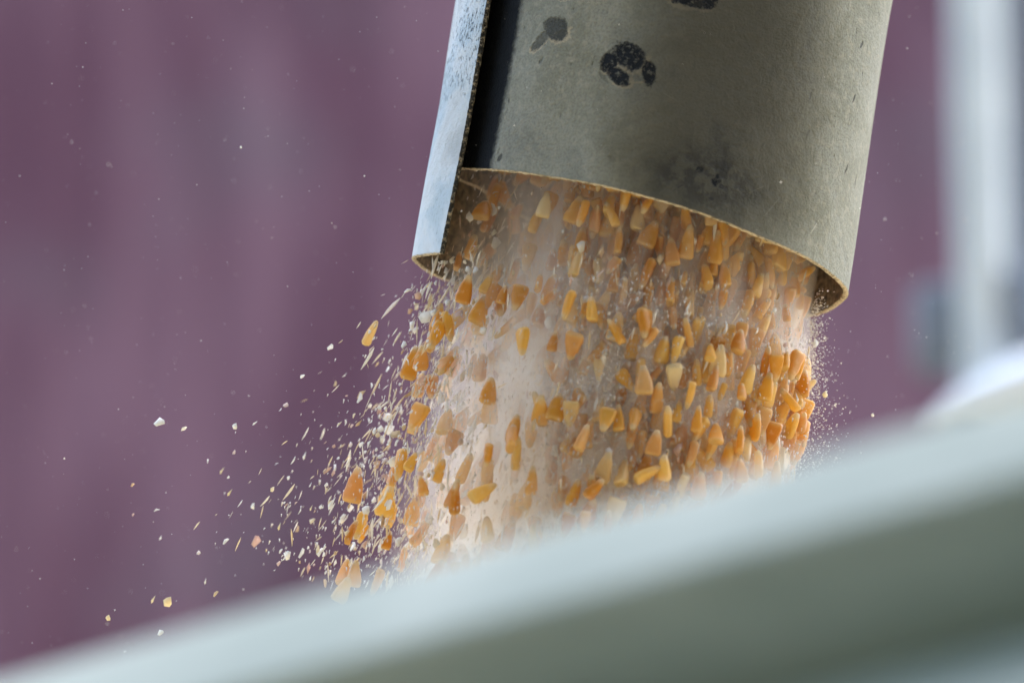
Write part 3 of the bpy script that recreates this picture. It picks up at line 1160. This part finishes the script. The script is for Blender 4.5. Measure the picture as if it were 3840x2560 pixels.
# straw slivers, lying along the fall
spn, sdv = spray(3600, -0.07, 0.150, 0.22, 10, 0.22)
ssz = np.clip(RNG.lognormal(math.log(0.0036), 0.5, len(spn)), 0.0012, 0.011)
ssh = RNG.integers(0, 5, len(spn))
sR = np.array([rot_to(d, RNG.uniform(0, 6.28)) for d in sdv])
svis = visible_counts(np.vstack([spn, kp]), np.concatenate([ssz * 0.4, 0.007 * ksc]))[:len(spn)]
so = np.argsort(-((svis > 0) * ssz))
ssingle = set(int(i) for i in so[:200])
items = []
for i in sorted(ssingle):
    o = place('straw_sliver', SMESH[int(ssh[i])], sR[i], spn[i], ssz[i])
    r = RNG.random()
    o.color = (r, r, r, 1)
    px, py, _ = project(spn[i])
    size = 'long' if ssz[i] > 0.0085 else 'short' if ssz[i] < 0.0065 else 'thin'
    items.append((o, f"{size} {shade_word(r, S_SHADES)} sliver {tilt_word(sR[i][:, 2])} {row_word(px, py)}, {col_word(px)}", float(py)))
label_all(items, 'sliver', 'straw slivers in the chaff')
rest = np.array([i for i in range(len(spn)) if i not in ssingle])
mass('fine_straw_slivers', SS, ssh[rest], sR[rest] * ssz[rest][:, None, None], spn[rest], RNG.random(len(rest)), M['straw_s'],
     'fine straw slivers streaming down with the corn', 'chaff')

# dust: fine grains thickest low in the stream, a mist at its right edge, stray motes in the air
SP = [speck_shape()]
n1 = 160000
a = RNG.uniform(-0.078, 0.079, n1)
b = 0.078 - 0.150 * RNG.random(n1) ** 1.5
ok = a * a + b * b < 0.078 ** 2
a, b = a[ok], b[ok]
h = RNG.uniform(-0.05, 0.15, len(a))
keep = RNG.random(len(a)) < np.interp(h, [-0.05, 0.02, 0.07, 0.15], [0.10, 0.4, 1.0, 1.0]) * np.interp(a, [-0.078, -0.04, 0.0], [0.05, 0.15, 1.0]) * ((h > 0.02) | (a * a + b * b < 0.070 ** 2))
a, b, h = a[keep], b[keep], h[keep]
side = np.tan(np.radians(RNG.normal(0, 2.5, len(a)) - (a < -0.03) * np.abs(RNG.normal(0, 12, len(a))))) * np.maximum(0, h)
dp1 = C0 + (a + side)[:, None] * E1 + b[:, None] * EN + h[:, None] * AD
n2 = 2600
h = RNG.uniform(0.0, 0.075, n2)
a = 0.074 + np.abs(RNG.normal(0, 0.006, n2)) * (0.25 + h / 0.04)
dp2 = C0 + a[:, None] * E1 + RNG.normal(0, 0.02, n2)[:, None] * EN + (h + 0.008)[:, None] * AD
n3 = 1700
dp3 = np.array([at(x, y, w) for x, y, w in zip(RNG.uniform(-200, 4000, n3), RNG.uniform(-200, 2450, n3), RNG.uniform(-0.10, 0.16, n3))])
dsz = np.concatenate([np.clip(RNG.lognormal(math.log(0.00034), 0.35, len(dp1)), 0.0002, 0.0010),
                      np.clip(RNG.lognormal(math.log(0.00032), 0.4, n2), 0.00012, 0.001), np.clip(RNG.lognormal(math.log(0.00020), 0.45, n3), 0.0001, 0.0007)])
dp = np.vstack([dp1, dp2, dp3])
dax = RNG.normal(0, 1, (len(dp), 3))
dax[:len(dp1)] = AD + RNG.normal(0, 0.16, (len(dp1), 3))
dax /= np.linalg.norm(dax, axis=1)[:, None]
dx_ = np.cross(dax, [0.3, 0.9, 0.1]); dx_ /= np.linalg.norm(dx_, axis=1)[:, None]
dy_ = np.cross(dax, dx_)
dR = np.stack([dx_, dy_, dax], 2)
dR[:len(dp1), :, 2] *= 3.2                       # bran shreds are longer than wide
mass('grain_dust', SP, np.zeros(len(dp), int), dR * dsz[:, None, None], dp, RNG.random(len(dp)), M['dust'],
     'pale grain dust hanging in and around the corn stream', 'dust')
# the airborne dust itself: a scattering cloud that fills the stream, thickest below the mouth
def dust_cloud():
    m = bpy.data.materials.new('airborne_dust')
    m.use_nodes = True
    nt = m.node_tree
    nt.nodes.clear()
    g = N(nt)
    p = g.node('ShaderNodeTexCoord').outputs['Object']
    sep = g.node('ShaderNodeSeparateXYZ')
    nt.links.new(p, sep.inputs[0])
    a, b, h = sep.outputs
    r = g.math('SQRT', g.math('ADD', g.math('MULTIPLY', a, a), g.math('MULTIPLY', b, b)))
    wisp = g.noise(g.scalev(p, (135, 135, 15)), 1.0, 2, 0.6, 0.3)
    d = g.maprange(wisp, 0.38, 0.64, 0.15, 2.0)
    d = g.math('MULTIPLY', d, g.maprange(r, 0.0795, 0.066))
    d = g.math('MULTIPLY', d, g.maprange(a, -0.074, 0.012, 0.06, 1.0))
    d = g.math('MULTIPLY', d, g.maprange(h, -0.03, 0.080, 0.20, 1.0))
    d = g.math('MULTIPLY', d, DUST_DENSITY)
    v = g.node('ShaderNodeVolumePrincipled')
    v.inputs['Color'].default_value = (0.999, 0.984, 0.945, 1)
    v.inputs['Anisotropy'].default_value = 0.35
    nt.links.new(d, v.inputs['Density'])
    o_ = g.node('ShaderNodeOutputMaterial')
    nt.links.new(v.outputs[0], o_.inputs['Volume'])
    hh = np.linspace(-0.045, 0.175, 12)
    vv = []
    for x in hh:
        for k in range(40):
            t = 2 * math.pi * k / 40
            rr = 0.0745 if x < 0.03 else 0.0795
            vv.append((rr * math.cos(t), rr * math.sin(t), x))
    f = []
    for i in range(11):
        for k in range(40):
            q, q2 = i * 40 + k, i * 40 + (k + 1) % 40
            f.append((q, q2, q2 + 40, q + 40))
    me = bpy.data.meshes.new('dust_cloud')
    me.from_pydata(vv, [], f + [tuple(range(39, -1, -1)), tuple(range(440, 480))])
    me.materials.append(m)
    o = bpy.data.objects.new('dust_cloud', me)
    COL.objects.link(o)
    Mx = Matrix.Identity(4)
    for i in range(3):
        Mx[i][0], Mx[i][1], Mx[i][2], Mx[i][3] = float(E1[i]), float(EN[i]), float(AD[i]), float(C0[i])
    o.matrix_world = Mx
    tag(o, 'whitish dust cloud hanging in the falling corn', 'dust', kind='stuff')


DUST_DENSITY = 92.0
dust_cloud()
print('kernels', NK, 'single', len(single), 'dust', len(dp))
